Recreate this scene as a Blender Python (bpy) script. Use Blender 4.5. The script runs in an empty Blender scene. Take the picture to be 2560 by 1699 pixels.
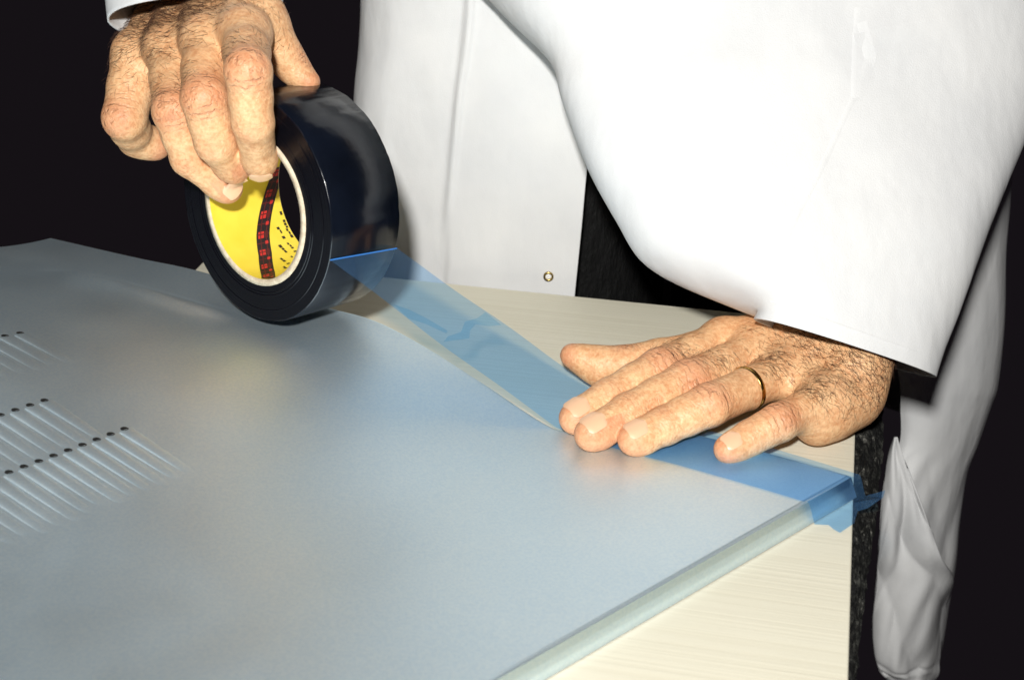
import bpy, bmesh, math, random
import numpy as np
from mathutils import Vector, Matrix
random.seed(5); RNG = np.random.default_rng(5)
S = 0.001                                   # the layout is worked out in millimetres
sc = bpy.context.scene; COL = sc.collection

# ------------------------------------------------------------------ camera
PITCH = math.radians(28.0); DIST = 846.0; FPX = 2560*50/36; PW, PH = 2560, 1699
FW = np.array([0, math.cos(PITCH), -math.sin(PITCH)]); RT = np.array([1., 0, 0]); UP = np.cross(RT, FW)
CAM = -DIST*FW
cd = bpy.data.cameras.new('camera'); cam = bpy.data.objects.new('camera', cd); COL.objects.link(cam)
cd.lens = 50; cd.sensor_width = 36; cd.clip_start = 0.02; cd.clip_end = 100
cam.location = CAM*S; cam.rotation_euler = (math.pi/2-PITCH, 0, 0)
cd.dof.use_dof = True; cd.dof.focus_distance = 0.775; cd.dof.aperture_fstop = 13.0
sc.camera = cam
# ------------------------------------------------------------------ world, flash, exposure
w = bpy.data.worlds.new('World'); sc.world = w; w.use_nodes = True
bg = w.node_tree.nodes['Background']; bg.inputs[0].default_value = (0.0075, 0.0058, 0.0075, 1); bg.inputs[1].default_value = 1.0
ld = bpy.data.lights.new('flash', 'AREA'); ld.shape = 'DISK'; ld.size = 0.05; ld.energy = 13.5; ld.color = (1, 0.985, 0.95)
lo = bpy.data.objects.new('flash', ld); COL.objects.link(lo)
LP = CAM + RT*(-42) + UP*115 - FW*160
lo.location = LP*S; lo.rotation_euler = Vector((np.array([20., 0, 60])-LP)).to_track_quat('-Z', 'Y').to_euler()
sc.view_settings.view_transform = 'Standard'; sc.view_settings.look = 'None'
sc.view_settings.exposure = 0.0; sc.view_settings.gamma = 1.0
sc.cycles.max_bounces = 8; sc.cycles.sample_clamp_indirect = 3.0; sc.cycles.sample_clamp_direct = 12.0; sc.cycles.transparent_max_bounces = 12

# ------------------------------------------------------------------ pixels to points
def ray(x, y):
    d = FW*FPX + RT*(x-PW/2) - UP*(y-PH/2); return d/np.linalg.norm(d)
def onz(x, y, z=0.):
    d = ray(x, y); return CAM + d*((z-CAM[2])/d[2])
def ony(x, y, Y):
    d = ray(x, y); return CAM + d*((Y-CAM[1])/d[1])
def onplane(x, y, P, n):
    d = ray(x, y); return CAM + d*(((P-CAM)@n)/(d@n))
def unit(v):
    v = np.asarray(v, float); return v/np.linalg.norm(v)
def sstep(a, b, x):
    t = np.clip((np.asarray(x, float)-a)/(b-a), 0, 1); return t*t*(3-2*t)

# ------------------------------------------------------------------ object helpers
def empty(name, loc, label, cat, group=None):
    o = bpy.data.objects.new(name, None); COL.objects.link(o); o.location = Vector(loc)*S
    o.empty_display_size = .02; tag(o, label, cat, group); return o
def tag(o, label=None, cat=None, group=None, kind=None):
    if label: o['label'] = label
    if cat: o['category'] = cat
    if group: o['group'] = group
    if kind: o['kind'] = kind
    return o
def mesh_obj(name, V, F, mat, parent=None, smooth=True, mats=None, midx=None):
    me = bpy.data.meshes.new(name)
    V = np.asarray(V, float)*S
    off = np.zeros(3)
    p = parent
    while p is not None:
        off += np.array(p.location); p = p.parent
    V = V-off
    if isinstance(F, np.ndarray):
        me.vertices.add(len(V)); me.vertices.foreach_set('co', V.astype(np.float32).ravel())
        n = F.shape[1]; me.loops.add(F.size); me.loops.foreach_set('vertex_index', F.astype(np.int32).ravel())
        me.polygons.add(len(F)); me.polygons.foreach_set('loop_start', np.arange(0, F.size, n, dtype=np.int32))
        me.update(calc_edges=True)
    else:
        me.from_pydata(V.tolist(), [], F); me.update()
    me.polygons.foreach_set('use_smooth', [smooth]*len(me.polygons))
    for m in (mats or [mat]): me.materials.append(m)
    if midx is not None: me.polygons.foreach_set('material_index', list(midx))
    o = bpy.data.objects.new(name, me); COL.objects.link(o); o.parent = parent
    return o
def attr(o, name, vals):
    a = o.data.attributes.new(name, 'FLOAT', 'POINT'); a.data.foreach_set('value', np.asarray(vals, np.float32))
def grid_faces(nu, nv, closeu=False, closev=False):
    a = np.arange(nu*nv).reshape(nu, nv)
    if closeu: a = np.vstack([a, a[:1]])
    if closev: a = np.hstack([a, a[:, :1]])
    return np.stack([a[:-1, :-1], a[1:, :-1], a[1:, 1:], a[:-1, 1:]], -1).reshape(-1, 4)
def solid(o, t, off=0):
    m = o.modifiers.new('thickness', 'SOLIDIFY'); m.thickness = t*S; m.offset = off; return o
def bevel(o, wd, seg=2):
    m = o.modifiers.new('bevel', 'BEVEL'); m.width = wd*S; m.segments = seg; m.limit_method = 'ANGLE'; return o
def box(name, lo_, hi, mat, parent=None):
    x0, y0, z0 = lo_; x1, y1, z1 = hi
    V = [(x0,y0,z0),(x1,y0,z0),(x1,y1,z0),(x0,y1,z0),(x0,y0,z1),(x1,y0,z1),(x1,y1,z1),(x0,y1,z1)]
    F = [(0,3,2,1),(4,5,6,7),(0,1,5,4),(1,2,6,5),(2,3,7,6),(3,0,4,7)]
    return mesh_obj(name, V, F, mat, parent, False)

# ------------------------------------------------------------------ materials
class NT:
    def __init__(s, name):
        s.m = bpy.data.materials.new(name); s.m.use_nodes = True; s.t = s.m.node_tree
        s.b = s.t.nodes['Principled BSDF']; s.out = s.t.nodes['Material Output']
    def n(s, kind, **kw):
        nd = s.t.nodes.new(kind)
        for k, v in kw.items(): setattr(nd, k, v)
        return nd
    def l(s, a, b): s.t.links.new(a, b)
    def set(s, **kw):
        for k, v in kw.items():
            s.b.inputs[k.replace('_', ' ')].default_value = v
        return s
    def noise(s, scale, detail=3, rough=.5, coord='Object', stretch=None, rot=None):
        tc = s.n('ShaderNodeTexCoord'); nz = s.n('ShaderNodeTexNoise')
        nz.inputs['Scale'].default_value = scale; nz.inputs['Detail'].default_value = detail; nz.inputs['Roughness'].default_value = rough
        src = tc.outputs[coord]
        if rot:
            mp = s.n('ShaderNodeMapping'); mp.inputs['Rotation'].default_value = rot
            s.l(src, mp.inputs[0]); src = mp.outputs[0]
        if stretch:
            mp = s.n('ShaderNodeMapping'); mp.inputs['Scale'].default_value = stretch
            s.l(src, mp.inputs[0]); src = mp.outputs[0]
        s.l(src, nz.inputs['Vector']); return nz.outputs['Fac']
    def ramp(s, fac, stops):
        r = s.n('ShaderNodeValToRGB'); e = r.color_ramp.elements
        while len(e) < len(stops): e.new(.5)
        for el, (p, c) in zip(e, stops):
            el.position = p; el.color = (*c, 1) if len(c) == 3 else c
        s.l(fac, r.inputs[0]); return r.outputs[0]
    def math(s, op, a, b=None, clamp=False):
        m = s.n('ShaderNodeMath', operation=op, use_clamp=clamp)
        for i, v in enumerate((a, b)):
            if v is None: continue
            if isinstance(v, (int, float)): m.inputs[i].default_value = v
            else: s.l(v, m.inputs[i])
        return m.outputs[0]
    def mix(s, f, a, b, blend='MIX'):
        m = s.n('ShaderNodeMix', data_type='RGBA', blend_type=blend)
        for i, v in ((0, f), (6, a), (7, b)):
            if isinstance(v, (int, float)): m.inputs[i].default_value = v
            elif isinstance(v, tuple): m.inputs[i].default_value = (*v, 1)
            else: s.l(v, m.inputs[i])
        return m.outputs[2]
    def bump(s, h, dist, strength=1., prev=None):
        b = s.n('ShaderNodeBump'); b.inputs['Distance'].default_value = dist; b.inputs['Strength'].default_value = strength
        s.l(h, b.inputs['Height'])
        if prev is not None: s.l(prev, b.inputs['Normal'])
        return b.outputs[0]
    def col(s, c): s.l(c, s.b.inputs['Base Color'])
    def nrm(s, c): s.l(c, s.b.inputs['Normal'])
    def attr(s, name): return s.n('ShaderNodeAttribute', attribute_name=name).outputs['Fac']

def m_cloth():
    t = NT('white_cotton'); t.set(Roughness=.85, Specular_IOR_Level=.15)
    t.col(t.ramp(t.noise(14, 4, .6), [(.3, (.60, .605, .61)), (.7, (.675, .675, .67))]))
    b = t.bump(t.noise(1300, 2), .0003, .5)
    b = t.bump(t.noise(9, 2, .5, stretch=(1, 1, .5), rot=(0, .5, 0)), .012, .45, b)
    t.nrm(t.bump(t.noise(26, 3, .55, stretch=(1, 1, .45)), .004, .55, b)); return t.m
def m_trouser():
    t = NT('dark_trouser_cloth'); t.set(Roughness=.75, Specular_IOR_Level=.3)
    f = t.noise(230, 5, .75, stretch=(1, 1, .35))
    t.col(t.ramp(f, [(.42, (.001, .001, .001)), (.72, (.003, .003, .003))]))
    t.nrm(t.bump(t.noise(120, 4, .7, stretch=(1, 1, .3)), .004, 1)); return t.m
def m_table():
    t = NT('cream_board'); t.set(Roughness=.55, Specular_IOR_Level=.3)
    tc = t.n('ShaderNodeTexCoord')
    g = t.noise(420, 3, .55, stretch=(.012, 1, 1))
    g2 = t.noise(60, 4, .6, stretch=(.04, 1, 1)); g3 = t.noise(5, 4, .6)
    c = t.ramp(g2, [(.3, (.60, .565, .45)), (.7, (.63, .60, .49))])
    c = t.mix(.18, c, t.ramp(g, [(.36, (.50, .455, .34)), (.52, (.645, .615, .50))]))
    c = t.mix(.35, c, t.ramp(g3, [(.3, (.56, .535, .43)), (.7, (.67, .645, .54))])); t.col(c)
    t.nrm(t.bump(g, .0006, .4)); return t.m
def m_panel():
    t = NT('satin_grey_metal'); t.set(Roughness=.36, Metallic=.945, Specular_IOR_Level=.5)
    f = t.noise(9, 5, .6); f2 = t.noise(700, 2, .6)
    c = t.ramp(f, [(.3, (.72, .885, .99)), (.7, (.81, .94, 1.0))])
    c = t.mix(.25, c, t.ramp(f2, [(.35, (.64, .80, .91)), (.65, (.92, 1.0, 1.0))])); t.col(c)
    r = t.n('ShaderNodeMapRange'); r.inputs[3].default_value = .46; r.inputs[4].default_value = .55
    t.l(t.noise(25, 4), r.inputs[0]); t.l(r.outputs[0], t.b.inputs['Roughness'])
    b = t.bump(f2, .00012, .5)
    t.nrm(t.bump(t.noise(14, 2), .003, .2, b)); return t.m
def m_bark():
    t = NT('rough_dark_edge'); t.set(Roughness=.8, Specular_IOR_Level=.25)
    t.col(t.ramp(t.noise(190, 5, .75), [(.47, (.003, .003, .003)), (.6, (.035, .035, .03)), (.75, (.22, .21, .19))]))
    t.nrm(t.bump(t.noise(300, 4, .7), .003, 1)); return t.m
def m_plain(name, c, rough=.5, **kw):
    t = NT(name); t.set(Base_Color=(*c, 1), Roughness=rough, **kw); return t.m
def m_card():
    t = NT('grey_cardboard'); t.set(Roughness=.9, Specular_IOR_Level=.1)
    t.col(t.ramp(t.noise(300, 4, .7), [(.3, (.45, .36, .25)), (.7, (.72, .63, .48))])); return t.m
def m_yellow():
    t = NT('yellow_paper'); t.set(Roughness=.5, Specular_IOR_Level=.3)
    t.col(t.ramp(t.noise(60, 3), [(.3, (.80, .62, .05)), (.7, (.88, .70, .08))])); return t.m
def m_tread():
    t = NT('wound_blue_film'); t.set(Roughness=.2, Specular_IOR_Level=.42)
    f = t.noise(30, 4, .6)
    t.col(t.ramp(f, [(.3, (.002, .003, .006)), (.7, (.004, .006, .012))]))
    t.nrm(t.bump(t.noise(45, 3, .5, stretch=(1, 1, .25)), .0012, .5)); return t.m
def m_side():
    t = NT('wound_film_edge'); t.set(Base_Color=(.003, .003, .005, 1), Roughness=.12, Specular_IOR_Level=.35)
    return t.m
def m_tape(name='clear_blue_film', col=(.60, .80, .99, 1), fac=.09):
    t = NT(name)
    tr = t.n('ShaderNodeBsdfTransparent'); tr.inputs[0].default_value = col
    t.set(Base_Color=(.16, .40, .80, 1), Roughness=.22, Specular_IOR_Level=.5)
    t.nrm(t.bump(t.noise(60, 3), .001, .4))
    mx = t.n('ShaderNodeMixShader'); mx.inputs[0].default_value = fac
    t.l(tr.outputs[0], mx.inputs[1]); t.l(t.b.outputs[0], mx.inputs[2]); t.l(mx.outputs[0], t.out.inputs[0]); return t.m
def m_skin():
    t = NT('skin'); t.set(Roughness=.48, Specular_IOR_Level=.4)
    wr, wm, red = t.attr('wr'), t.attr('wm'), t.attr('red')
    n1 = t.noise(70, 4, .6); n2 = t.noise(420, 3, .6)
    c = t.ramp(n1, [(.32, (.60, .285, .125)), (.68, (.80, .495, .255))])
    c = t.mix(.42, c, t.ramp(n2, [(.35, (.50, .205, .085)), (.6, (.82, .53, .295))]))
    c = t.mix(t.math('MULTIPLY', red, .75, True), c, (.58, .215, .115))
    # creases over the finger joints, bent by noise
    ph = t.math('ADD', t.math('MULTIPLY', wr, 1.9), t.math('MULTIPLY', t.noise(150, 3, .6), 13.0))
    cr = t.math('SINE', ph)
    cr = t.math('POWER', t.math('MULTIPLY', t.math('ADD', cr, 1.), .5), 4.0)
    brk = t.math('MULTIPLY', t.math('SUBTRACT', t.noise(210, 2), .36), 4.0, True)
    crm = t.math('MULTIPLY', t.math('MULTIPLY', cr, brk), wm, True)
    c = t.mix(t.math('MULTIPLY', crm, .5, True), c, (.33, .12, .06)); t.col(c)
    b = t.bump(n1, .0022, .5)
    b = t.bump(n2, .0006, .55, b)
    v = t.n('ShaderNodeTexVoronoi'); v.feature = 'DISTANCE_TO_EDGE'; v.inputs['Scale'].default_value = 520
    tc = t.n('ShaderNodeTexCoord'); t.l(tc.outputs['Object'], v.inputs['Vector'])
    b = t.bump(v.outputs['Distance'], .0005, .6, b)
    b = t.bump(t.math('MULTIPLY', crm, -1.), .0009, .8, b); t.nrm(b)
    t.b.inputs['Subsurface Weight'].default_value = .06; t.b.inputs['Subsurface Radius'].default_value = (1, .35, .18)
    t.b.inputs['Subsurface Scale'].default_value = .002
    return t.m
M = dict(cloth=m_cloth(), trouser=m_trouser(), table=m_table(), panel=m_panel(), card=m_card(), yellow=m_yellow(), tread=m_tread(),
         side=m_side(), tape=m_tape(), tape2=m_tape('shadow_tint_film', (.72, .88, .95, 1), .05), skin=m_skin(), bark=m_bark(),  # the second film tints the shadow shapes put on the strip
         nail=m_plain('nail', (.73, .455, .28), .3, Specular_IOR_Level=.4), hair=m_plain('body_hair', (.06, .025, .012), .6),
         gold=m_plain('gold', (.60, .38, .11), .2, Metallic=1.0), black=m_plain('black_void', (.004, .004, .004), .9),
         plaidk=m_plain('black_ink', (.012, .006, .008), .5), plaidr=m_plain('red_ink', (.55, .025, .02), .5), plaidd=m_plain('dark_red_ink', (.10, .008, .008), .5), ink=m_plain('print_ink', (.03, .02, .01), .6),
         peel=m_plain('stretched_film', (.03, .17, .48), .3), floor=m_plain('dark_floor', (.006, .005, .005), .9), brass=m_plain('brass', (.50, .36, .12), .3, Metallic=1.0),
         pearl=m_plain('pearl_cap', (.82, .81, .78), .25))

# ------------------------------------------------------------------ table
far_a, far_b = onz(1440, 740), onz(1890, 785)
ra, rb = onz(2146, 1060), onz(2146, 1690)
ex = unit(far_b-far_a)                                  # along the back edge, to the right
ey = np.array([-ex[1], ex[0], 0])                       # away from the camera
A2 = np.array([ex[:2], -(unit(ra-rb))[:2]]).T
k = np.linalg.solve(A2, (ra-far_a)[:2])
corner = far_a + ex*k[0]
tbl = empty('work_table', corner-ex*200-ey*250+np.array([0, 0, -860]), 'cream painted wooden table with ribbed grain under the grey metal cover', 'table')
def tb(a, b): return corner + ex*a + ey*b               # a: to the right, b: away from the camera
TL, TD, TH = 425, 560, 22
q = [tb(-TL, 0), tb(0, 0), tb(0, -TD), tb(-TL, -TD)]
V = [p for p in q]+[p-np.array([0, 0, TH]) for p in q]
o = mesh_obj('tabletop', V, [(3,2,1,0),(4,5,6,7),(0,1,5,4),(1,2,6,5),(2,3,7,6),(3,0,4,7)], M['table'], tbl, False); bevel(o, .8)
# object coords of the grain run along the back edge
ang = math.atan2(ex[1], ex[0])
me = o.data
o.matrix_parent_inverse = Matrix.Identity(4)
R = Matrix.Rotation(-ang, 4, 'Z'); me.transform(R); o.rotation_euler = (0, 0, ang)
V = []; nb_, mb_ = 120, 14                              # rough dark waney edge along the right side
for i in range(nb_):
    b = -TD*i/(nb_-1); wd = 4.5+12*float(sstep(-330, -90, b))
    for j in range(mb_):
        f = j/(mb_-1); jit = RNG.normal(0, 1.0, 3)*(1 if 0 < j else 0)
        V.append(tb(.2+wd*f, b)+np.array([0, 0, -1.2-20*f**1.5])+jit*np.array([.5, 1, 1.5]))
mesh_obj('waney_edge', V, grid_faces(nb_, mb_), M['bark'], tbl, False)
for a, b in ((-TL+35, -40), (-40, -40), (-40, -TD+40), (-TL+35, -TD+40)):
    V = []
    for z in (-TH, -860):
        for i, j in ((-20, -20), (20, -20), (20, 20), (-20, 20)): V.append(tb(a+i, b+j)+np.array([0, 0, z]))
    mesh_obj('table_leg', V, [(0,1,2,3),(7,6,5,4),(0,4,5,1),(1,5,6,2),(2,6,7,3),(3,7,4,0)], M['table'], tbl, False)

# ------------------------------------------------------------------ the grey metal cover
C0 = onz(2010, 1255, 12.)                               # its right corner on the tape's near edge
sd = unit((onz(1480, 1105, 6.)-C0)*np.array([1, 1, 0])) # along the taped edge, to the left
td = unit((onz(1230, 1699, 12.)-C0)*np.array([1, 1, 0]))# along the free edge, towards the camera
PS = [-60, 0, 60, 111, 135, 186, 225, 252, 286, 325, 396, 436, 480, 522, 572, 640, 800]
PZ = [12, 12, 9.5, 6.4, 7, 21.8, 33, 38.0, 37.2, 35.4, 34.0, 30.3, 27, 24, 20, 18, 18]
def cr(x, xs, ys):                                      # smooth interpolation
    xs, ys = np.array(xs, float), np.array(ys, float); m = np.gradient(ys, xs)
    x = np.clip(np.asarray(x, float), xs[0], xs[-1]); i = np.clip(np.searchsorted(xs, x)-1, 0, len(xs)-2)
    h = xs[i+1]-xs[i]; t = (x-xs[i])/h
    return (2*t**3-3*t**2+1)*ys[i]+(t**3-2*t**2+t)*h*m[i]+(-2*t**3+3*t**2)*ys[i+1]+(t**3-t**2)*h*m[i+1]
def panel_z(s, t):
    s = np.asarray(s, float); t = np.asarray(t, float)
    edge = cr(s, PS, PZ); flat = 12 + 55*sstep(100, 440, s)   # domed: it rises to the left and falls away to its far edge
    z = flat + (edge-flat)*(1-sstep(0, 200, t))
    z = z + 4.0*np.exp(-((t-45-.10*(s-330))/6)**2)*sstep(300, 330, s)*(1-sstep(420, 450, s))
    return z
def panel_pt(s, t, dz=0.):
    s = np.asarray(s, float); t = np.asarray(t, float)
    P = C0[None]*np.array([1, 1, 0]) + s.reshape(-1, 1)*sd + t.reshape(-1, 1)*td
    P[:, 2] = panel_z(s, t).ravel()+dz; return P
def panel_px(x, y):                                     # pixel to (s, t)
    z = 15.
    for _ in range(30):
        P = onz(x, y, z); d = (P-C0)[:2]
        s, t = np.linalg.solve(np.array([sd[:2], td[:2]]).T, d); z = .5*z+.5*float(panel_z(s, t))
    return s, t
pan = empty('metal_cover', panel_pt(150, 60)[0]*np.array([1, 1, 0]), 'large satin grey metal cover with punched louvers lying on the cream table', 'metal cover')
sv = np.concatenate([np.linspace(0, 5, 6), np.linspace(8, 516, 110), np.linspace(517, 522, 6)])
tv = np.concatenate([np.linspace(0, 4, 4), np.linspace(8, 560, 120)])
ext = lambda s: 36*(1-sstep(88, 138, s))                # the corner reaches out under the tape
SS, TT = np.meshgrid(sv, tv, indexing='ij')
TT = TT - ext(SS)*(1-sstep(0, 60, TT))
ZZ = panel_z(SS, TT)
rr = 1.3
drop = np.where(SS < rr, rr-np.sqrt(np.maximum(rr**2-(rr-SS)**2, 0)), 0)
se = np.clip(SS-518, 0, 4); drop = np.maximum(drop, 4-np.sqrt(np.maximum(16-se**2, 0)))
dt = np.clip(rr-(TT+ext(SS)), 0, rr); drop2 = rr-np.sqrt(np.maximum(rr**2-dt**2, 0))
P = C0*np.array([1, 1, 0]) + SS[..., None]*sd + TT[..., None]*td
P[..., 2] = ZZ-np.maximum(drop, drop2)*.9
nu, nv = P.shape[:2]
V = P.reshape(-1, 3); F = grid_faces(nu, nv)
# rim flange down to the table along the free edge, short flange along the taped edge
fl1 = P[0].copy()-sd*4.0; fl1[:, 2] = .6
fl3 = P[-1].copy(); fl3[:, 2] -= 8
fl2 = P[:, 0].copy(); fl2[:, 2] = np.maximum(fl2[:, 2]-9, .6)
n0 = len(V); V = np.vstack([V, fl1, fl2, fl3]); F = F.tolist(); n3 = n0+nv+nu
for j in range(nv-1): F.append((j+1, j, n0+j, n0+j+1))
for i in range(nu-1): F.append((i*nv, (i+1)*nv, n0+nv+i+1, n0+nv+i))
for j in range(nv-1): F.append(((nu-1)*nv+j, (nu-1)*nv+j+1, n3+j+1, n3+j))
o = mesh_obj('cover_sheet', V, F, M['panel'], pan)
# louvers: raised tapering ribs, each open at its upper end
def louver(s0, t0, L, wd, h):
    nA, nL = 9, 10; V = []
    for i in range(nL):
        f = i/(nL-1); hh = h*(1-f)**.7*min(1, .35+6*f) if i else h*.75; ww = wd*(1-.35*f)
        for j in range(nA):
            a = math.pi*j/(nA-1)
            V.append(panel_pt(s0-L*f, t0+ww*math.cos(a), max(0, hh*math.sin(a))-.1)[0])
    F = grid_faces(nL, nA)
    o = mesh_obj('louver', V, F, M['panel'], pan)
    Vh = [panel_pt(s0+.6, t0+wd*1.1*math.cos(2*math.pi*j/12), .25)[0]*1 for j in range(12)]
    # dark opening: slot lens lying in front of the rib's open mouth, slightly proud of the sheet
    Vh = []
    for j in range(12):
        a = 2*math.pi*j/12
        Vh.append(panel_pt(s0+.9+1.9*math.sin(a), t0+1.75*math.cos(a), .3 + h*.55*max(0, -math.sin(a)))[0])
    mesh_obj('slot', Vh, [tuple(range(12))], M['black'], o, False)
for (a, b, n, L) in (((315, 1075), (280, 1088), 14, 44), ((115, 1004), (79, 1016), 8, 40), ((54, 835), (23, 846), 5, 38)):
    s0, t0 = panel_px(*a); s1, t1 = panel_px(*b); pt = max(7.2, t1-t0)
    for i in range(n):
        louver(s0, t0+pt*i, L*random.uniform(.95, 1.05), pt*.5, .95)

# ------------------------------------------------------------------ roll of blue tape
RC = np.array([-136.25, -51.3, 105.7]); RN = unit([.66125, .73795, -.13482]); RU = unit(np.cross(RN, [0, 0, 1.])); RV = np.cross(RU, RN)
RR, RWD, CO, CI = 61.0, 48.0, 41.5, 38.0
def cyl(phi, wv, r):
    phi = np.asarray(phi, float); wv = np.asarray(wv, float)
    return RC + np.multiply.outer(r*np.cos(phi), RU)+np.multiply.outer(r*np.sin(phi), RV)+np.multiply.outer(wv, RN)
roll = empty('tape_roll', RC-RV*RR+RN*RWD/2, 'roll of glossy dark blue tape with yellow lined cardboard core held over the cover', 'tape roll')
NS = 160; ph = np.arange(NS)*2*np.pi/NS
_sl = RNG.normal(0, 1, NS); _sl = np.convolve(np.tile(_sl, 3), np.ones(4)/4, 'same')[NS:2*NS]*.34
def slack(p): return _sl[int(round(p/(2*np.pi)*NS)) % NS]
def lathe(name, prof, mat, closed=True):
    V = np.array([[cyl(p, w_, r+(slack(p) if r > 55 else 0)) for p in ph] for r, w_ in prof]).reshape(-1, 3)
    return mesh_obj(name, V, grid_faces(len(prof), NS, closeu=closed, closev=True), mat, roll)
lathe('film_winding', [(CO+.2, .5), (CO+.2, RWD-.5), (RR-.6, RWD-.1), (RR, RWD-.7), (RR, .7), (RR-.6, .1)], M['tread'])
# side face of the winding: thousands of film edges, so it shines along a radius
prof = []; rr_ = CO+.1
while rr_ < RR-1.4:                                     # rounded film edges, so that light catches along one radius
    pt_ = random.uniform(.55, .95); hh = pt_*random.choice((.06, .08, .1, .1, .1, .38))
    for q_ in range(6): prof.append((rr_+pt_*q_/6, -.05-hh*math.sin(math.pi*q_/6)))
    rr_ += pt_
prof.append((RR-.5, 0))
V = np.array([[cyl(p, w_, r_) for p in ph] for r_, w_ in prof]).reshape(-1, 3)
mesh_obj('film_edges', V, grid_faces(len(prof), NS, closev=True), M['side'], roll)
core = lathe('cardboard_core', [(CO, -.6), (CI, -.6), (CI, RWD+.4), (CO, RWD+.4)], M['card'])
V = np.array([[cyl(p, w_, CI-.15) for p in ph] for w_ in np.linspace(-.2, RWD, 6)]).reshape(-1, 3)
lab = mesh_obj('yellow_liner', V, grid_faces(6, NS, closev=True), M['yellow'], core)
# helical tartan band and print on the liner
def helix(phi_deg): return np.interp(phi_deg, [-195, -177, -165, -150, -134, -115, -86, -60], [46, 41, 36.7, 30.6, 24.0, 17.4, 4.4, -9])
dv = np.radians(np.arange(-190, -62, 1.))
V, F, mi = [], [], []; NB = 14
for i, d in enumerate(dv):
    for j in range(NB+1): V.append(cyl(d, min(max(helix(math.degrees(d))-.5+9.4*j/NB, .2), RWD-.2), CI-.35))
for i in range(len(dv)-1):
    for j in range(NB):
        n_ = NB+1; F.append((i*n_+j, (i+1)*n_+j, (i+1)*n_+j+1, i*n_+j+1))
        u_ = i % 17
        big = 2 <= u_ <= 7 and 2 <= j <= 7; small = 11 <= u_ <= 13 and 9 <= j <= 11
        thin = u_ in (4, 12) or j in (4, 10)
        mi.append(1 if (big and not thin) or small else 2 if thin or (9 <= j <= 11 and 2 <= u_ <= 7) else 0)
mesh_obj('tartan_band', V, F, None, lab, True, [M['plaidk'], M['plaidr'], M['plaidd']], mi)
V, F = [], []
for w0, a0, a1 in ((45.9, -151, -126), (40.6, -138, -110), (34.8, -121, -103), (28.2, -106, -95), (22.6, -93, -89), (44.5, -112, -106)):
    a = a0
    while a < a1:
        da = random.uniform(1.4, 3.6); hh = random.uniform(1.1, 2.3); oo = random.uniform(-.5, .5)
        if random.random() < .78:
            n = len(V)
            V += [cyl(math.radians(p), w0+oo+s_, CI-.4) for p, s_ in ((a, -hh/2), (a+da, -hh/2), (a+da, hh/2), (a, hh/2))]
            F.append((n, n+1, n+2, n+3))
        a += da+.5
mesh_obj('printed_text', V, F, M['ink'], lab, False)
# the free strip: peeled off the winding, pressed on the cover, folded over its corner
PF = cyl(math.radians(349.97), 0, RR+.2); PB = cyl(math.radians(347), RWD, RR+.2)
tw = 42.0; pr = unit(np.array([-sd[1], sd[0], 0])); pr = pr if pr[1] > 0 else -pr
def on_strip(s, f):
    t_near = 0.
    p = C0*np.array([1, 1, 0])+sd*s+pr*tw*f
    return p
V = []; NF = 9; rows = []
fold0 = onz(2010, 1255, 12.); fold1 = onz(2145, 1187, 12.)
for si in np.linspace(0, 1, 20):                       # on the cover, from the fold to the hand
    for j in range(NF):
        f = j/(NF-1)
        a_ = fold0+(fold1-fold0)*f; b_ = on_strip(138+10*f*0, f)
        p = a_+(b_-a_)*si
        s_, t_ = np.linalg.solve(np.array([sd[:2], td[:2]]).T, (p-C0)[:2])
        z1 = float(panel_z(max(s_, 0), max(t_, 0)))
        p = p.copy(); p[2] = z1+.5
        V.append(p)
G0, G1 = V[-NF].copy(), V[-1].copy()
for si in np.linspace(0, 1, 24)[1:]:                   # free span up to the winding
    for j in range(NF):
        f = j/(NF-1); a_ = G0+(G1-G0)*f; b_ = PF+(PB-PF)*f
        p = a_+(b_-a_)*si; p[2] -= 1.0*math.sin(math.pi*si)*(1-si)
        p[2] += .8*math.sin(9*si+4*f)*math.sin(math.pi*si)
        V.append(p)
V = np.array(V); strip = mesh_obj('tape_strip', V, grid_faces(len(V)//NF, NF), M['tape'], roll)
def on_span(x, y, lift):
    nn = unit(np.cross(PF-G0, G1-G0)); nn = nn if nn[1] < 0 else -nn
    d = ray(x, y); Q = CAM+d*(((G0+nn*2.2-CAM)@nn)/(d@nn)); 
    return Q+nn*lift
cr8 = lambda pts, l_: [on_span(780+x/2.613, 580+y/2.613, l_) for x, y in pts]  # tinted film patches added for the shadow shapes seen through the free span
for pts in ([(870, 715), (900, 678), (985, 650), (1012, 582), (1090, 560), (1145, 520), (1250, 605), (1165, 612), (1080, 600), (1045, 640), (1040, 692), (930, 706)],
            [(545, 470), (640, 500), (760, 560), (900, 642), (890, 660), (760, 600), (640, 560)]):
    P_ = cr8([(x-16, y+6) for x, y in pts], .6); mesh_obj('shadow_patch', P_, [tuple(range(len(P_)))], M['tape2'], strip, False)
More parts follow.
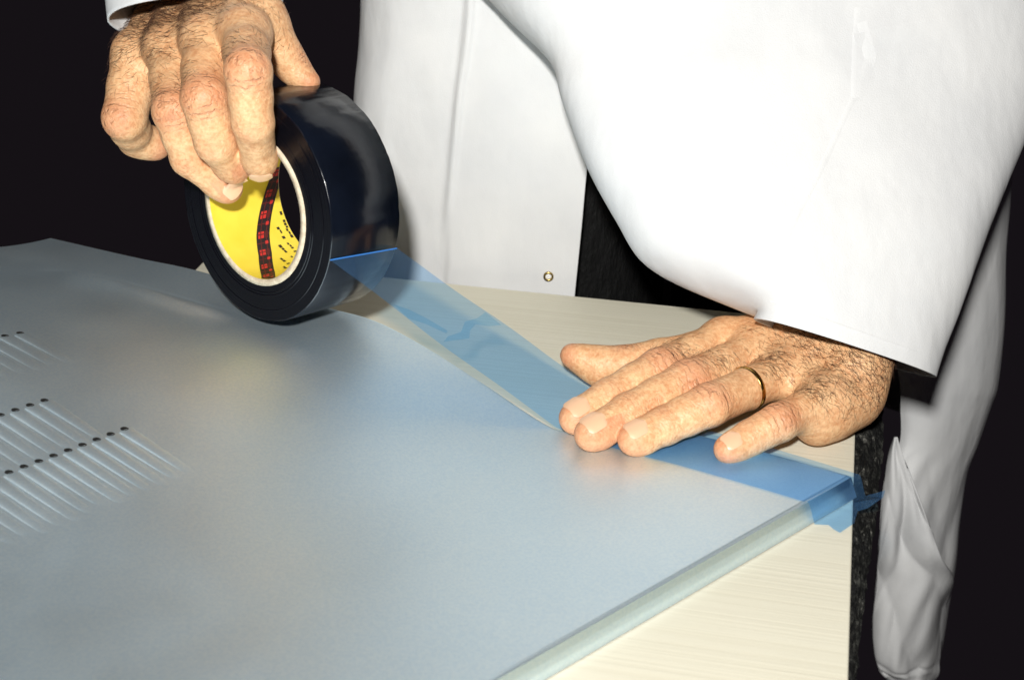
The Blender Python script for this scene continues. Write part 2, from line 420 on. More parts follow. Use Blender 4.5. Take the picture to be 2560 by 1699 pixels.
# fold over the side of the cover and the torn tail on the table
def c5(x, y, z): return onz(1900+x/2.244, 1000+y/2.244, z)
top0, top1 = c5(268, 568, 12.4), c5(556, 414, 12.4); out = unit(-sd*np.array([1, 1, 0]))
V = []
for z, off in ((12.4, -.4), (11.5, .8), (9, 1.9), (5, 3.2), (1.2, 4.6)):
    for j in range(7):
        f = j/6; p = top0+(top1-top0)*f; p = p+out*off; p[2] = z; V.append(p)
mesh_obj('folded_end', V, grid_faces(5, 7), M['tape'], strip)
e0, e1 = V[-7], V[-1]
tail = [(385, 698, .9), (412, 722, .8), (448, 742, .8), (528, 688, .8), (548, 622, .8), (605, 604, 2), (690, 545, 6), (702, 505, 10)]
V = [e0]+[c5(*p) for p in tail]+[e1]
mid = [e0+(e1-e0)*f for f in (.75, .5, .25)]
V += mid
mesh_obj('torn_tail', V, [tuple(range(len(V)))], M['tape'], strip, False)
V = [];  
for dz in (-.4, .4):
    for j in range(5):
        f = j/4; V.append(PF+(PB-PF)*f+RU*.5+RV*dz)
mesh_obj('peel_line', V, grid_faces(2, 5), M['peel'], roll)

# ------------------------------------------------------------------ hands by signed distance field
def seg(Pg, a, b, ra_, rb_):
    ba = b-a; t = np.clip(((Pg-a)@ba)/(ba@ba), 0, 1)
    d = np.sqrt((((Pg-a)-t[..., None]*ba)**2).sum(-1)); return d-(ra_+(rb_-ra_)*t)
def smin(a, b, k_):
    h = np.clip(.5+.5*(b-a)/k_, 0, 1); return b+(a-b)*h-k_*h*(1-h)
def surface_net(D, org, h):
    s = D < 0; nx, ny, nz = D.shape
    c = np.zeros((nx-1, ny-1, nz-1), np.int8)
    for i in (0, 1):
        for j in (0, 1):
            for k_ in (0, 1): c += s[i:nx-1+i, j:ny-1+j, k_:nz-1+k_]
    act = (c > 0) & (c < 8); ix = np.full(act.shape, -1, np.int64); ii = np.argwhere(act); ix[act] = np.arange(len(ii))
    acc = np.zeros((len(ii), 3)); cnt = np.zeros(len(ii))
    cor = [(i, j, k_) for i in (0, 1) for j in (0, 1) for k_ in (0, 1)]
    for p in range(8):
        for q_ in range(p+1, 8):
            A_, B_ = np.array(cor[p]), np.array(cor[q_])
            if np.abs(A_-B_).sum() != 1: continue
            da = D[tuple((ii+A_).T)]; db = D[tuple((ii+B_).T)]; m = (da < 0) != (db < 0)
            t = np.where(m, da/(da-db+1e-20), 0)
            acc += m[:, None]*(A_+t[:, None]*(B_-A_)); cnt += m
    V = org+(ii+acc/cnt[:, None])*h
    Fs = []
    for ax in range(3):
        sl0 = [slice(1, -1)]*3; sl0[ax] = slice(0, -1); sl1 = [slice(1, -1)]*3; sl1[ax] = slice(1, None)
        a_, b_ = s[tuple(sl0)], s[tuple(sl1)]
        e = np.argwhere(a_ != b_)
        if not len(e): continue
        flip = a_[tuple(e.T)]
        e = e+1; e[:, ax] -= 1
        u_, v_ = (ax+1) % 3, (ax+2) % 3
        q4 = []
        for du, dv_ in ((-1, -1), (0, -1), (0, 0), (-1, 0)):
            x = e.copy(); x[:, u_] += du; x[:, v_] += dv_; q4.append(ix[tuple(x.T)])
        f = np.stack(q4, 1); f[~flip] = f[~flip][:, ::-1]; Fs.append(f)
    return V, np.vstack(Fs)
def vnormals(V, F):
    n = np.zeros_like(V); fn = np.cross(V[F[:, 2]]-V[F[:, 0]], V[F[:, 3]]-V[F[:, 1]])
    for k_ in range(4): np.add.at(n, F[:, k_], fn)
    return n/np.maximum(np.linalg.norm(n, axis=1), 1e-9)[:, None]
def smooth(V, F, it=3, lam=.5):
    for _ in range(it):
        acc = np.zeros_like(V); c = np.zeros(len(V))
        for a_, b_ in ((0, 1), (1, 2), (2, 3), (3, 0)):
            np.add.at(acc, F[:, a_], V[F[:, b_]]); np.add.at(c, F[:, a_], 1)
            np.add.at(acc, F[:, b_], V[F[:, a_]]); np.add.at(c, F[:, b_], 1)
        V = V+lam*(acc/c[:, None]-V)
    return V
FR = {'index': [12.5, 10.8, 11.0, 9.9, 9.7, 8.4], 'middle': [12.8, 11.0, 11.2, 10.1, 9.9, 8.6],
      'ring': [12.2, 10.4, 10.8, 9.7, 9.4, 8.2], 'little': [11, 9.2, 9.5, 8.6, 8.4, 7.3], 'thumb': [14, 12.5, 11.5, 11.3, 11.0, 8.5]}
def hand(J, palm, dors, FR, wrk=1., extra=(), hvox=1.05, scale=1., kweb=7.):
    """J: finger -> four joints; palm: list of (a, b, ra, rb); dors: finger -> dorsal direction"""
    allp = np.vstack([np.vstack(v) for v in J.values()]+[np.vstack([a, b]) for a, b, _, _ in palm])
    lo_, hi = allp.min(0)-24, allp.max(0)+24
    n = np.ceil((hi-lo_)/hvox).astype(int)+1
    ax = [lo_[i]+np.arange(n[i])*hvox for i in range(3)]
    Pg = np.stack(np.meshgrid(*ax, indexing='ij'), -1).astype(np.float32)
    D = np.full(tuple(n), 60., np.float32)
    def sub(pts, mar):
        l = np.maximum(((pts.min(0)-mar-lo_)/hvox).astype(int), 0); h_ = np.minimum(((pts.max(0)+mar-lo_)/hvox).astype(int)+2, n)
        return tuple(slice(l[i], h_[i]) for i in range(3))
    for a, b, r1, r2 in palm:
        sl = sub(np.vstack([a, b]), max(r1, r2)+22); D[sl] = smin(D[sl], seg(Pg[sl], a, b, r1, r2).astype(np.float32), 9.)
    palmD = D.copy(); res = D
    for nm, js in J.items():
        r = np.array(FR[nm])*scale; sl = sub(np.vstack(js), 30)
        pts = [js[0], (js[0]+js[1])/2, js[1], (js[1]+js[2])/2, js[2], js[3]]; d = None
        dn = unit(dors[nm])
        for i in range(5):
            x = seg(Pg[sl], pts[i], pts[i+1], r[i], r[i+1]); d = x if d is None else smin(d, x, 2.5)
        # finger pad under the tip
        dd = unit(js[3]-js[2]); pad = js[3]-dd*5-(dn-dd*(dn@dd))*1.6
        d = smin(d, np.sqrt(((Pg[sl]-pad)**2).sum(-1))-r[5]*1.0, 4.)
        # flat bed for the nail
        res[sl] = np.minimum(res[sl], smin(palmD[sl], d, kweb))
    for c_, r_ in extra:
        sl = sub(np.array([c_]), r_+14); res[sl] = smin(res[sl], np.sqrt(((Pg[sl]-c_)**2).sum(-1))-r_, 5.)
    V, F = surface_net(res, lo_, hvox); V = smooth(V, F, 2, .45); N = vnormals(V, F)
    # joint coordinates for the skin creases
    wr = np.zeros(len(V)); wm = np.zeros(len(V)); red = np.zeros(len(V))
    for nm, js in J.items():
        dn = unit(dors[nm]); pts = js
        best = np.full(len(V), 1e9); al = np.zeros(len(V)); acc_ = 0.; ls = []
        for i in range(3):
            ba = pts[i+1]-pts[i]; L_ = np.linalg.norm(ba); t = np.clip(((V-pts[i])@ba)/L_**2, 0, 1 if i < 2 else 1.6)
            d = np.linalg.norm(V-pts[i]-t[:, None]*ba, axis=1); m = d < best; best[m] = d[m]; al[m] = acc_+t[m]*L_; ls.append(acc_); acc_ += L_
        on = (best < 15.)
        if nm == 'thumb': joints = [(ls[2], 1.)]
        else: joints = [(ls[1], 1.), (ls[2], .4), (0, .2)]
        dor = np.clip((N@dn)*1.6, 0, 1)
        for jc, a_ in joints:
            x = al-jc; m = on*np.exp(-(x/(8.5 if a_ > .9 else 5.5))**2)*dor*a_
            up_ = m > wm; wr[up_] = x[up_]; wm[up_] = m[up_]; red = np.maximum(red, m*.6)
        red = np.maximum(red, on*sstep(acc_-6, acc_+3, al)*.7)
    return V, F, N, dict(wr=wr, wm=wm*wrk, red=red)
def cast(V, N, o_, d):                                  # nearest surface point along a line
    x = V-o_; t = x@d; per = np.linalg.norm(x-t[:, None]*d, axis=1); m = (per < 1.6)
    i = np.where(m)[0]
    if not len(i): return None
    return o_+d*t[i].max()
def nail(V, N, js, dn, wd, ln, parent, back=3.0, side=0.):
    dd = unit(js[3]-js[2]); dn = unit(dn-dd*(dn@dd)); sx = np.cross(dd, dn)
    dn = unit(dn+sx*side); sx = np.cross(dd, dn)
    c0 = js[3]+dd*back; nu_, nv_ = 11, 9; pts = []
    for i in range(nu_):
        f = i/(nu_-1); half = wd/2*(1-(max(0, .30-f)/.30)**2*.55)*(1-(max(0, f-.8)/.2)**2*.35)
        for j in range(nv_):
            g = 2*j/(nv_-1)-1
            o_ = c0-dd*ln*(.75-f)+sx*half*g
            p = cast(V, N, o_+0*dn, dn)
            if p is None: p = o_+dn*7
            pts.append(p)
    pts = np.array(pts).reshape(nu_, nv_, 3)
    # one even arch instead of the lumpy skin below
    h = (pts-c0)@dn; mid = np.median(h[:, nv_//2]); g = np.linspace(-1, 1, nv_)
    arch = mid-.26*(wd/2)*g[None, :]**2*1.15+np.linspace(.15, -.5, nu_)[:, None]
    arch = .6*arch+.4*h
    pts = pts+(arch-h)[..., None]*dn+dn*.32
    return mesh_obj('fingernail', pts.reshape(-1, 3), grid_faces(nu_, nv_), M['nail'], parent)
def hairs(V, N, wgt, n, dirf, L_, rad=.13):
    p = wgt/wgt.sum(); idx = RNG.choice(len(V), n, p=p); VV, FF = [], []
    for i in idx:
        d = dirf(V[i])+RNG.normal(0, .42, 3); nn = N[i]; d = unit(d-nn*(d@nn)); l = L_*RNG.uniform(.5, 1.3)
        bend = RNG.normal(0, .35); sdv = np.cross(nn, d); b0 = len(VV)
        for k_ in range(4):
            f = k_/3; c = V[i]+d*l*f+sdv*bend*l*f*f*.5+nn*(.2+.9*math.sin(math.pi*.75*f)-.10*l*f*f*.35)
            r = rad*(1-.75*f)
            for a_ in range(3):
                th = 2*math.pi*a_/3; VV.append(c+r*(math.cos(th)*nn+math.sin(th)*sdv))
        for k_ in range(3):
            for a_ in range(3):
                FF.append((b0+k_*3+a_, b0+k_*3+(a_+1) % 3, b0+(k_+1)*3+(a_+1) % 3, b0+(k_+1)*3+a_))
    return VV, FF

# ---- left hand, flat on the tape
L3 = lambda x, y, z: onz(x/2.6256+1360, y/2.6256+740, z)
LJ = {'index': [L3(1180, 300, 25), L3(760, 480, 27), L3(430, 665, 20), L3(205, 800, 15.5)],
      'middle': [L3(1400, 380, 26), L3(950, 560, 28), L3(560, 765, 20), L3(310, 905, 15.5)],
      'ring': [L3(1580, 500, 25), L3(1080, 715, 26), L3(790, 850, 19), L3(590, 940, 15.5)],
      'little': [L3(1850, 680, 23), L3(1540, 830, 22), L3(1350, 930, 17), L3(1210, 1005, 14.5)],
      'thumb': [L3(1450, 290, 24), L3(1000, 370, 20), L3(520, 450, 17), L3(185, 390, 20)]}
LW0, LW1 = L3(1700, 230, 36), L3(2060, 450, 32)         # radial and ulnar side of the wrist
LE = LW0+(LW1-LW0)*.5+np.array([45, 60, 48])
Lpalm = [(LW0, LJ['index'][0], 14, 11.5), (LW0*.6+LW1*.4, LJ['middle'][0], 15, 12), (LW0*.3+LW1*.7, LJ['ring'][0], 15, 11.5),
         (LW1, LJ['little'][0], 14, 11), (LW0, LJ['thumb'][0], 14, 13), (LJ['index'][0], LJ['little'][0], 10, 9),
         (LW1+np.array([0, -8, -10]), LJ['little'][0]+np.array([4, -4, -6]), 14, 10),
         (L3(2010, 690, 17), L3(1790, 830, 14), 15, 12),
         (LW0, LE+np.array([-14, 6, 4]), 17, 20), (LW1, LE+np.array([14, -6, -4]), 16, 20)]
Ld = {k_: np.array([-.05, -.25, 1.]) for k_ in LJ}; Ld['thumb'] = np.array([-.1, .75, .55]); Ld['little'] = np.array([-.1, -.45, 1.])
FL = {k_: [a*b for a, b in zip(v, (1, 1.06, 1.04, 1.06, 1.05, 1.03))] for k_, v in FR.items()}
FL['thumb'] = [14, 12.5, 11.5, 11, 10.5, 6.8]
LV, LF, LN, LA = hand(LJ, Lpalm, Ld, FL, .8, [(L3(365, 495, 13), 9.0), (L3(300, 450, 15), 8.0)])

# ---- right hand, gripping the roll
def R1(x, y, d): return onplane(240+x/2.9033, y/2.9033, RC-RN*d, RN)
RJ = {'index': [R1(1080, 250, -6), R1(1105, 520, 24), R1(1140, 890, 20), R1(1190, 1180, 3)],
      'middle': [R1(800, 300, 0), R1(785, 720, 28), R1(865, 1030, 23), R1(1000, 1215, 6)],
      'ring': [R1(530, 370, 2), R1(570, 810, 28), R1(680, 1145, 21), R1(950, 1365, 3)],
      'little': [R1(310, 400, 0), R1(205, 860, 20), R1(290, 1010, 2), R1(430, 1050, -8)],
      'thumb': [R1(1180, 140, -26), R1(1310, 330, -32), R1(1430, 490, -38), R1(1545, 595, -42)]}
RW0, RW1 = R1(1010, -60, -45), R1(560, -60, -45)
RE = (RW0+RW1)/2+np.array([20, 75, 70])
Rpalm = [(RW0, RJ['index'][0], 16, 12.5), (RW0*.65+RW1*.35, RJ['middle'][0], 16, 13), (RW0*.3+RW1*.7, RJ['ring'][0], 16, 12.5),
         (RW1, RJ['little'][0], 15, 12), (RW0, RJ['thumb'][0], 15, 14), (RJ['index'][0], RJ['little'][0], 10, 10),
         (RW0, RE+np.array([14, 0, 0]), 18, 21), (RW1, RE+np.array([-14, 0, 0]), 17, 21)]
toc = unit(-FW+np.array([0, 0, .1]))
Rd = {k_: toc+np.array([0, 0, .1]) for k_ in RJ}; Rd['little'] = toc+np.array([-.8, 0, .2]); Rd['thumb'] = toc*.1+np.array([.7, .5, .6])
FRt = {k_: [a*b for a, b in zip(v, (1.06, 1.1, 1.04, 1.08, 1.06, 1.04))] for k_, v in FR.items()}
for k_ in ('index', 'middle', 'ring'): FRt[k_][0] = 11.9
FRt['little'] = [14, 13, 11.8, 11, 10, 9]; FRt['thumb'] = [14, 12.5, 11, 10, 9, 6.2]
RVt, RF, RNn, RA = hand(RJ, Rpalm, Rd, FRt, .9)

# ---- the rest of the body: arms and trunk inside the coat, coarse
SH_R, SH_L = np.array([-70., 215, 470]), np.array([300., 215, 470]); EL_R = RE*.35+SH_R*.65+np.array([-70, 0, -40]); EL_L = np.array([330., 120, 260])
bp = [(RE, EL_R, 22, 36), (EL_R, SH_R, 36, 50), (LE, EL_L, 22, 34), (EL_L, SH_L, 36, 50), (SH_R, SH_L, 55, 55),
      (np.array([60., 230, 430]), np.array([60., 230, 40]), 70, 70), (np.array([170., 230, 430]), np.array([170., 230, 40]), 70, 70)]
lo_ = np.array([-250., -120, -60]); hi = np.array([460., 330, 560]); hb = 8.
ax = [np.arange(lo_[i], hi[i], hb) for i in range(3)]; Pg = np.stack(np.meshgrid(*ax, indexing='ij'), -1)
D = np.full(Pg.shape[:3], 200.)
for a, b, r1, r2 in bp: D = smin(D, seg(Pg, a, b, r1, r2), 15.)
BV, BF = surface_net(D, lo_, hb); BV = smooth(BV, BF, 2)
person = empty('person', (110, 220, -860), 'person in an open white lab coat pressing blue tape down with one hand', 'person')
V = np.vstack([LV, RVt, BV]); F = np.vstack([LF, RF+len(LV), BF+len(LV)+len(RVt)])
body = mesh_obj('body', V, F, M['skin'], person)
for k_ in ('wr', 'wm', 'red'): attr(body, k_, np.concatenate([LA[k_], RA[k_], np.zeros(len(BV))]))
for nm, wd, ln, sdv in (('index', 13, 11.5, 0), ('middle', 13, 12, 0), ('ring', 12, 11, 0), ('little', 10, 9.5, 0)):
    nail(LV, LN, LJ[nm], Ld[nm], wd, ln, body, 1.2, sdv)
nail(RVt, RNn, RJ['index'], toc+np.array([.1, 0, -.2]), 12, 8, body, 4.0)
nail(RVt, RNn, RJ['ring'], toc+np.array([.35, 0, 0.]), 11.5, 10, body, 2.0)
# hair on the backs of the hands
up_l = np.clip(LN@unit([-.1, -.3, 1]), 0, 1)
dw = np.minimum(np.linalg.norm(LV-LW1, axis=1), np.linalg.norm(LV-(LW0+LW1)/2, axis=1))
wg = up_l*np.exp(-(dw/28)**2)
for nm, f, a_, r_ in (('ring', .22, .8, 9), ('little', .25, 1.0, 9), ('index', .75, .35, 12), ('middle', .7, .35, 12)):
    c = LJ[nm][0]+(LJ[nm][1]-LJ[nm][0])*f; wg = np.maximum(wg, a_*np.clip(LN@unit([-.1, -.4, 1]), 0, 1)*np.exp(-(np.linalg.norm(LV-c-np.array([0, 0, 9]), axis=1)/r_)**2))
wg[wg < .04] = 0
ul = unit(LW1-LW0); ds = unit(LJ['middle'][0]-LW0)
HV, HF = hairs(LV, LN, wg, 2200, lambda p: ul*1.1+ds*.1, 6.5, .085)
up_r = np.clip(RNn@unit(toc+np.array([0, 0, .6])), 0, 1)
mid = (RW0+RW1)/2; dw = np.linalg.norm(RVt-mid, axis=1)
wg = up_r*np.exp(-(np.linalg.norm(RVt-R1(560, 60, -20), axis=1)/34)**2)+.6*up_r*np.exp(-(np.linalg.norm(RVt-R1(900, 40, -20), axis=1)/32)**2)
for nm, f, a_ in (('index', .75, .35), ('middle', .85, .2), ('ring', .85, .25), ('little', .2, .2)):
    c = RJ[nm][0]+(RJ[nm][1]-RJ[nm][0])*f; wg = np.maximum(wg, a_*up_r*np.exp(-(np.linalg.norm(RVt-c, axis=1)/14)**2))
wg[wg < .04] = 0
h2, f2 = hairs(RVt, RNn, wg, 3200, lambda p: unit(RW1-RW0)*.9+np.array([0, -.2, -.5]), 6.0, .085)
n0 = len(HV); HV += h2; HF += [tuple(i+n0 for i in f) for f in f2]
o = mesh_obj('body_hair', HV, HF, M['hair'], body); tag(o, kind='stuff')

# ---- ring
a_, b_ = LJ['ring'][0], LJ['ring'][1]; ax_ = unit(b_-a_); cen = a_+(b_-a_)*.50
e1 = unit(np.cross(ax_, [0, 0, 1])); e2 = np.cross(e1, ax_); V = []
for i in range(48):
    th = 2*math.pi*i/48; rd = math.cos(th)*e1+math.sin(th)*e2
    for dx, dr in ((-1.7, 0), (-1.2, .7), (0, .9), (1.2, .7), (1.7, 0), (0, -.5)):
        V.append(cen+ax_*dx+rd*(11.2+dr))
o = mesh_obj('finger_ring', V, grid_faces(48, 6, True, True), M['gold'])
tag(o, 'plain gold band worn on the hand that presses the tape', 'ring')

# ------------------------------------------------------------------ clothes
def spline_grid(G, nu, nv):
    G = np.asarray(G, float); a, b = G.shape[:2]
    def res(A, n):
        m = len(A); x = np.linspace(0, m-1, n); i = np.clip(x.astype(int), 0, m-2); t = (x-i)[:, None, None]
        p = lambda k_: A[np.clip(i+k_, 0, m-1)]
        p0, p1, p2, p3 = p(-1), p(0), p(1), p(2)
        return .5*(2*p1+(p2-p0)*t+(2*p0-5*p1+4*p2-p3)*t*t+(3*p1-p0-3*p2+p3)*t**3)
    return res(res(G, nu).transpose(1, 0, 2), nv).transpose(1, 0, 2)
def sheet(name, rows, nu, nv, parent, fold=None, skip=0):
    G = [[ony(x, y, Y) for x, y, Y in r] for r in rows]
    P = spline_grid(G, nu, nv)
    if fold is not None:
        U_, V_ = np.meshgrid((np.linspace(0, 1, nu)*(len(rows)-1)-skip)/(len(rows)-1-skip), np.linspace(0, 1, nv), indexing='ij'); P[..., 1] += fold(U_, V_)
    return P
# his right front of the coat: closed above, hanging free with its own edge below
rowsA = []
for y, xl, xr in ((-2000, 1010, 1560), (-1500, 960, 1560), (-950, 915, 1560), (-420, 900, 1560), (-200, 905, 1540), (0, 905, 1520), (120, 899, 1505), (240, 888, 1490), (420, 884, 1468), (560, 882, 1455), (738, 880, 1437), (900, 880, 1422), (1080, 880, 1405)):
    xs = [xl+14, xl, xl+(xr-xl)*.10, xl+(xr-xl)*.3, xl+(xr-xl)*.55, xl+(xr-xl)*.8, xr]
    Ys = [210, 150, 122, 105, 96, 88, 82]
    rowsA.append([(x, y, Y) for x, Y in zip(xs, Ys)])
def foldA(u, v):
    r = 5*np.sin(v*13+u*2.2)*np.exp(-((v-.45)/.4)**2)*.5
    r += -2.6*np.exp(-((v-.585-.012*np.sin(u*6))/.009)**2)*(1-sstep(.60, .75, u))-1.6*sstep(.575, .59, v)*(1-sstep(.59, .85, v))
    r += -3.5*np.exp(-((v-.36-.22*(u-.5))/.03)**2)*np.exp(-((u-.62)/.10)**2)
    r += 1.6*np.sin(u*19+v*8)*np.exp(-((v-.25)/.2)**2)
    return r
PA = sheet('a', rowsA, 117, 150, None, foldA, 3)
rowsB = []
edge = [(-2000, 1600, 2440), (-1500, 1600, 2500), (-950, 1600, 2540), (-420, 1600, 2540), (-200, 1600, 2540), (0, 1600, 2540), (300, 1640, 2530), (500, 1900, 2520), (638, 2120, 2511), (797, 2220, 2509), (957, 2250, 2493), (1013, 2252, 2476), (1107, 2250, 2444),
        (1187, 2209, 2414), (1303, 2195, 2394), (1401, 2194, 2386), (1512, 2184, 2368), (1601, 2181, 2354), (1660, 2195, 2343), (1700, 2232, 2333), (1760, 2290, 2325)]
for y, xl, xr in edge:
    Yf = 118 if y < 400 else 74
    xs = [xl, xl+(xr-xl)*.12, xl+(xr-xl)*.35, xl+(xr-xl)*.6, xl+(xr-xl)*.85, xr, xr-6]
    Ys = [Yf+6, Yf, Yf-2, Yf+4, Yf+18, Yf+44, Yf+110]
    rowsB.append([(x, y, Y) for x, Y in zip(xs, Ys)])
def foldB(u, v):
    lower = sstep(.52, .62, u)
    line = .18+(u-.62)*1.65                              # a pleat running down to the right
    pl = -6*sstep(line-.015, line+.015, v)*np.exp(-np.clip(v-line, 0, 1)*6)*sstep(.60, .64, u)*(1-sstep(.80, .83, u))
    r = lower*(-5*np.abs(np.sin(v*5+u*9))+-3.0*np.abs(np.sin(v*8-u*17))+1.0*np.sin(v*31+u*45))*(1-v)**.5
    r += -2.2*np.exp(-((u-.925+.05*(v-.5)**2*4)/.012)**2)+2.2*np.exp(-((u-.90+.05*(v-.5)**2*4)/.01)**2)
    return r
PB_ = sheet('b', rowsB, 154, 60, None, foldB, 3)
rowsC = []                                              # the turned front edge of the coat, overlapping in a sharp pleat
for y, xl, xr, Y, bk in ((1100, 2240, 2246, 64, 0), (1150, 2224, 2262, 62, 0), (1230, 2208, 2292, 60, 0), (1310, 2195, 2322, 60, 0), (1380, 2192, 2347, 61, 0), (1440, 2192, 2380, 62, 26), (1512, 2184, 2367, 62, 40),
                         (1601, 2181, 2353, 63, 40), (1660, 2195, 2342, 64, 40), (1700, 2232, 2332, 66, 40), (1760, 2290, 2324, 68, 40)):
    rowsC.append([(xl, y, Y+7), (xl+(xr-xl)*.25, y, Y+1), (xl+(xr-xl)*.5, y, Y+2), (xl+(xr-xl)*.8, y, Y+bk*.25), (xr, y, Y+bk)])
def foldC(u, v):
    r = (-6*np.abs(np.sin(v*3.3+u*5))-4*np.abs(np.sin(v*5-u*9+1))-2*np.abs(np.sin(v*9+u*6))+.7*np.sin(v*23+u*31))*sstep(.05, .3, u)+4
    hem = u-.86+.07*(2*v-1)**2
    return r*(1-.6*sstep(.8, .9, u))-.8*np.exp(-(hem/.018)**2)+1.6*np.exp(-((hem+.02)/.012)**2)
PC = sheet('c', rowsC, 90, 36, None, foldC)
# the back of the coat closes it behind
V = np.vstack([PA.reshape(-1, 3), PB_.reshape(-1, 3), PC.reshape(-1, 3)]); na_ = PA.shape[0]*PA.shape[1]
F = np.vstack([grid_faces(*PA.shape[:2]), grid_faces(*PB_.shape[:2])+na_, grid_faces(*PC.shape[:2])+na_+PB_.shape[0]*PB_.shape[1]])
aL, bR = PA[:, 0], PB_[np.linspace(0, PB_.shape[0]-1, PA.shape[0]).astype(int), -1]
nb = 16; BK = []
for i in range(PA.shape[0]):
    z = aL[i, 2]; j = int(np.argmin(np.abs(PB_[:, -1, 2]-z))); b = PB_[j, -1].copy(); b[2] = z
    a = aL[i]
    BK.append([a+(b-a)*f+np.array([0, 120*math.sin(math.pi*f)**.6+30*f*0, 0]) for f in np.linspace(0, 1, nb)])
BK = np.array(BK); n0 = len(V)
V = np.vstack([V, BK.reshape(-1, 3)]); F = np.vstack([F, grid_faces(*BK.shape[:2])+n0])
coat = mesh_obj('lab_coat', V, F, M['cloth'], person); solid(coat, 1.2)

def tube(name, st, nseg, nring, parent, rough=2.0, seed=1, thick=1.2):
    """st: (left px, right px, Y left, Y right, thickness/width)"""
    n = len(st); C_, H_, K_ = [], [], []
    for (l, r, Yl, Yr, k_) in st:
        a, b = ony(*l, Yl), ony(*r, Yr); C_.append((a+b)/2); H_.append((b-a)/2); K_.append([k_, 0, 0])
    G = np.stack([np.array(C_), np.array(H_), np.array(K_)], 1); P = spline_grid(G[:, :, :], nring, 3) if False else None
    def res(A, m):
        A = np.asarray(A, float); x = np.linspace(0, len(A)-1, m); i = np.clip(x.astype(int), 0, len(A)-2); t = (x-i)[:, None]
        p = lambda q_: A[np.clip(i+q_, 0, len(A)-1)]
        p0, p1, p2, p3 = p(-1), p(0), p(1), p(2)
        return .5*(2*p1+(p2-p0)*t+(2*p0-5*p1+4*p2-p3)*t*t+(3*p1-p0-3*p2+p3)*t**3)
    C_, H_, K_ = res(C_, nring), res(H_, nring), res(K_, nring)[:, 0]
    rg = np.random.default_rng(seed); ph_ = rg.uniform(0, 6.28, 12)
    out_ = []
    for i in range(nring):
        T_ = unit(C_[min(i+1, nring-1)]-C_[max(i-1, 0)]); h = H_[i]; wl = np.linalg.norm(h); d = unit(np.cross(T_, h))*wl*K_[i]
        f = i/(nring-1)
        for j in range(nseg):
            th = 2*math.pi*j/nseg
            g = 1+rough/wl*(math.sin(3*th+5*f+ph_[0])*.7+math.sin(5*th-9*f+ph_[1])*.5+math.sin(2*th+16*f+ph_[2])*.5)*min(1, f*3)
            ct, st_ = math.cos(th), math.sin(th)
            ct = math.copysign(abs(ct)**.85, ct); st_ = math.copysign(abs(st_)**.85, st_)
            out_.append(C_[i]+h*ct*g+d*st_*g)
    o_ = mesh_obj(name, np.array(out_), grid_faces(nring, nseg, False, True), M['cloth'], parent); solid(o_, thick); return o_
# his left sleeve, loose and wide
tube('sleeve', [((1893, 797), (2328, 942), -84, -84, .50), ((1895, 760), (2345, 890), -80, -78, .5), ((1790, 715), (2385, 790), -70, -66, .48), ((1620, 640), (2437, 650), -52, -46, .44),
                ((1540, 540), (2478, 550), -34, -26, .42), ((1470, 420), (2525, 430), -14, -4, .40), ((1412, 260), (2585, 270), 12, 24, .38), ((1375, 140), (2630, 130), 30, 44, .36),
                ((1240, 0), (2690, 0), 50, 66, .34), ((1060, -200), (2720, -200), 80, 100, .32), ((1060, -420), (2740, -420), 120, 140, .3), ((1750, -900), (2790, -900), 165, 175, .35), ((2330, -1450), (2790, -1450), 205, 215, .5)], 72, 90, coat, 2.0, 3)
from mathutils.bvhtree import BVHTree
slv = [o_ for o_ in bpy.data.objects if o_.name == 'sleeve'][0]
def seam(name, tgt, pix, wd, parent):
    off = np.zeros(3); q_ = tgt
    while q_ is not None: off += np.array(q_.location); q_ = q_.parent
    vs = [Vector(np.array(v.co)+off) for v in tgt.data.vertices]
    bv = BVHTree.FromPolygons(vs, [tuple(p.vertices) for p in tgt.data.polygons])
    pix = np.array(pix, float); n = 40; x = np.linspace(0, len(pix)-1, n); pts = []
    for k_ in x:
        i_ = min(int(k_), len(pix)-2); a_ = pix[i_]+(pix[i_+1]-pix[i_])*(k_-i_); d_ = ray(*a_)
        h = bv.ray_cast(Vector(CAM*S), Vector(d_))
        if h[0] is not None: pts.append((np.array(h[0])/S, -d_))
    V = []
    for i_, (p, nn) in enumerate(pts):
        tg_ = unit(pts[min(i_+1, len(pts)-1)][0]-pts[max(i_-1, 0)][0]); sx = np.cross(tg_, nn)
        for a_, b_ in ((-2, -.2), (-.9, .55), (0, 1.05), (.9, .55), (2, -.2)): V.append(p+sx*wd*a_*1.3+nn*b_)
    return mesh_obj(name, V, grid_faces(len(pts), 5), M['cloth'], parent)
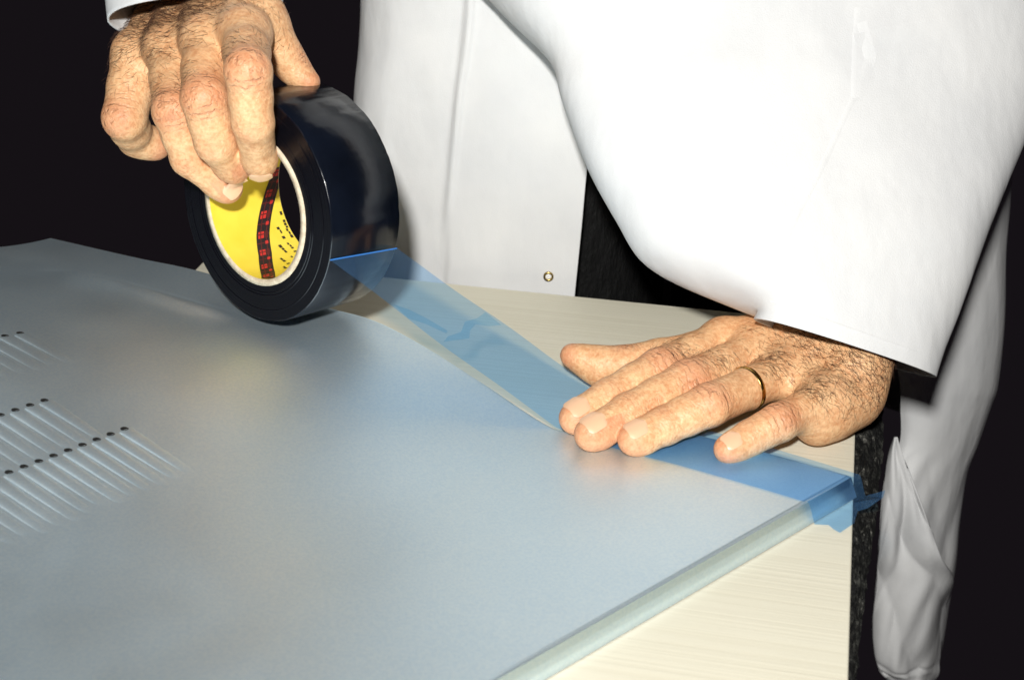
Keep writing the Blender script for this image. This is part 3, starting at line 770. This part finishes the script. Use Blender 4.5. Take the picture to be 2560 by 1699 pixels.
seam('seam', slv, [(1925, 680), (1960, 600), (2045, 430), (2130, 245)], 1.6, slv)
seam('seam', slv, [(2130, 245), (2133, 130), (2140, 20)], 1.8, slv)
seam('seam', slv, [(2130, 245), (2165, 150), (2140, 60)], 2.2, slv)
seam('seam', slv, [(2140, 120), (2260, 95), (2430, 60)], 3.0, slv)
seam('seam', slv, [(1925, 752), (2120, 820), (2335, 893)], .7, slv)
# his right sleeve, only its cuff comes into view
tube('sleeve', [((286, 70), (694, 22), 30, 10, .55), ((268, -60), (700, -90), 50, 30, .6), ((250, -250), (760, -300), 95, 80, .6), ((300, -600), (850, -600), 145, 145, .6), ((520, -1000), (1050, -1000), 190, 190, .6), ((760, -1450), (1170, -1450), 215, 215, .6)],
     48, 40, coat, 2.5, 9)
# snap fastener on the coat front
ce = ony(1372, 683, 84); i = np.argmin(np.abs(PA-ce).sum(-1)); ce = PA.reshape(-1, 3)[i]
def disc_ring(c, r0, r1, th, n=28):
    V = []
    for i in range(n):
        a = 2*math.pi*i/n
        for rr_, yy in ((r0, 0), (r0, -th), (r1, -th*.8), (r1, 0)): V.append(c+np.array([rr_*math.cos(a), yy-1.0, rr_*math.sin(a)]))
    return V, grid_faces(n, 4, True, True)
vv, ff = disc_ring(ce, 2.1, 3.3, 1.4); snap = mesh_obj('snap_fastener', vv, ff, M['brass'], coat)
vv, ff = disc_ring(ce, .05, 2.0, 1.1); mesh_obj('snap_cap', vv, ff, M['pearl'], snap)
# dark trousers under the coat
V, F = [], []
for (cx, r) in ((35, 78), (195, 78)):
    prof = [(130, 1.0), (20, 1.0), (-100, .97), (-250, .9), (-450, .78), (-700, .68), (-858, .66)]
    n0 = len(V)
    for z, k_ in prof:
        for j in range(40):
            a = 2*math.pi*j/40; g = 1+.03*math.sin(5*a+z*.02)
            V.append((cx+r*k_*g*math.cos(a), 195+r*1.05*k_*g*math.sin(a), z))
    F += [tuple(f+n0) for f in grid_faces(len(prof), 40, False, True)]
mesh_obj('trousers', V, F, M['trouser'], person)
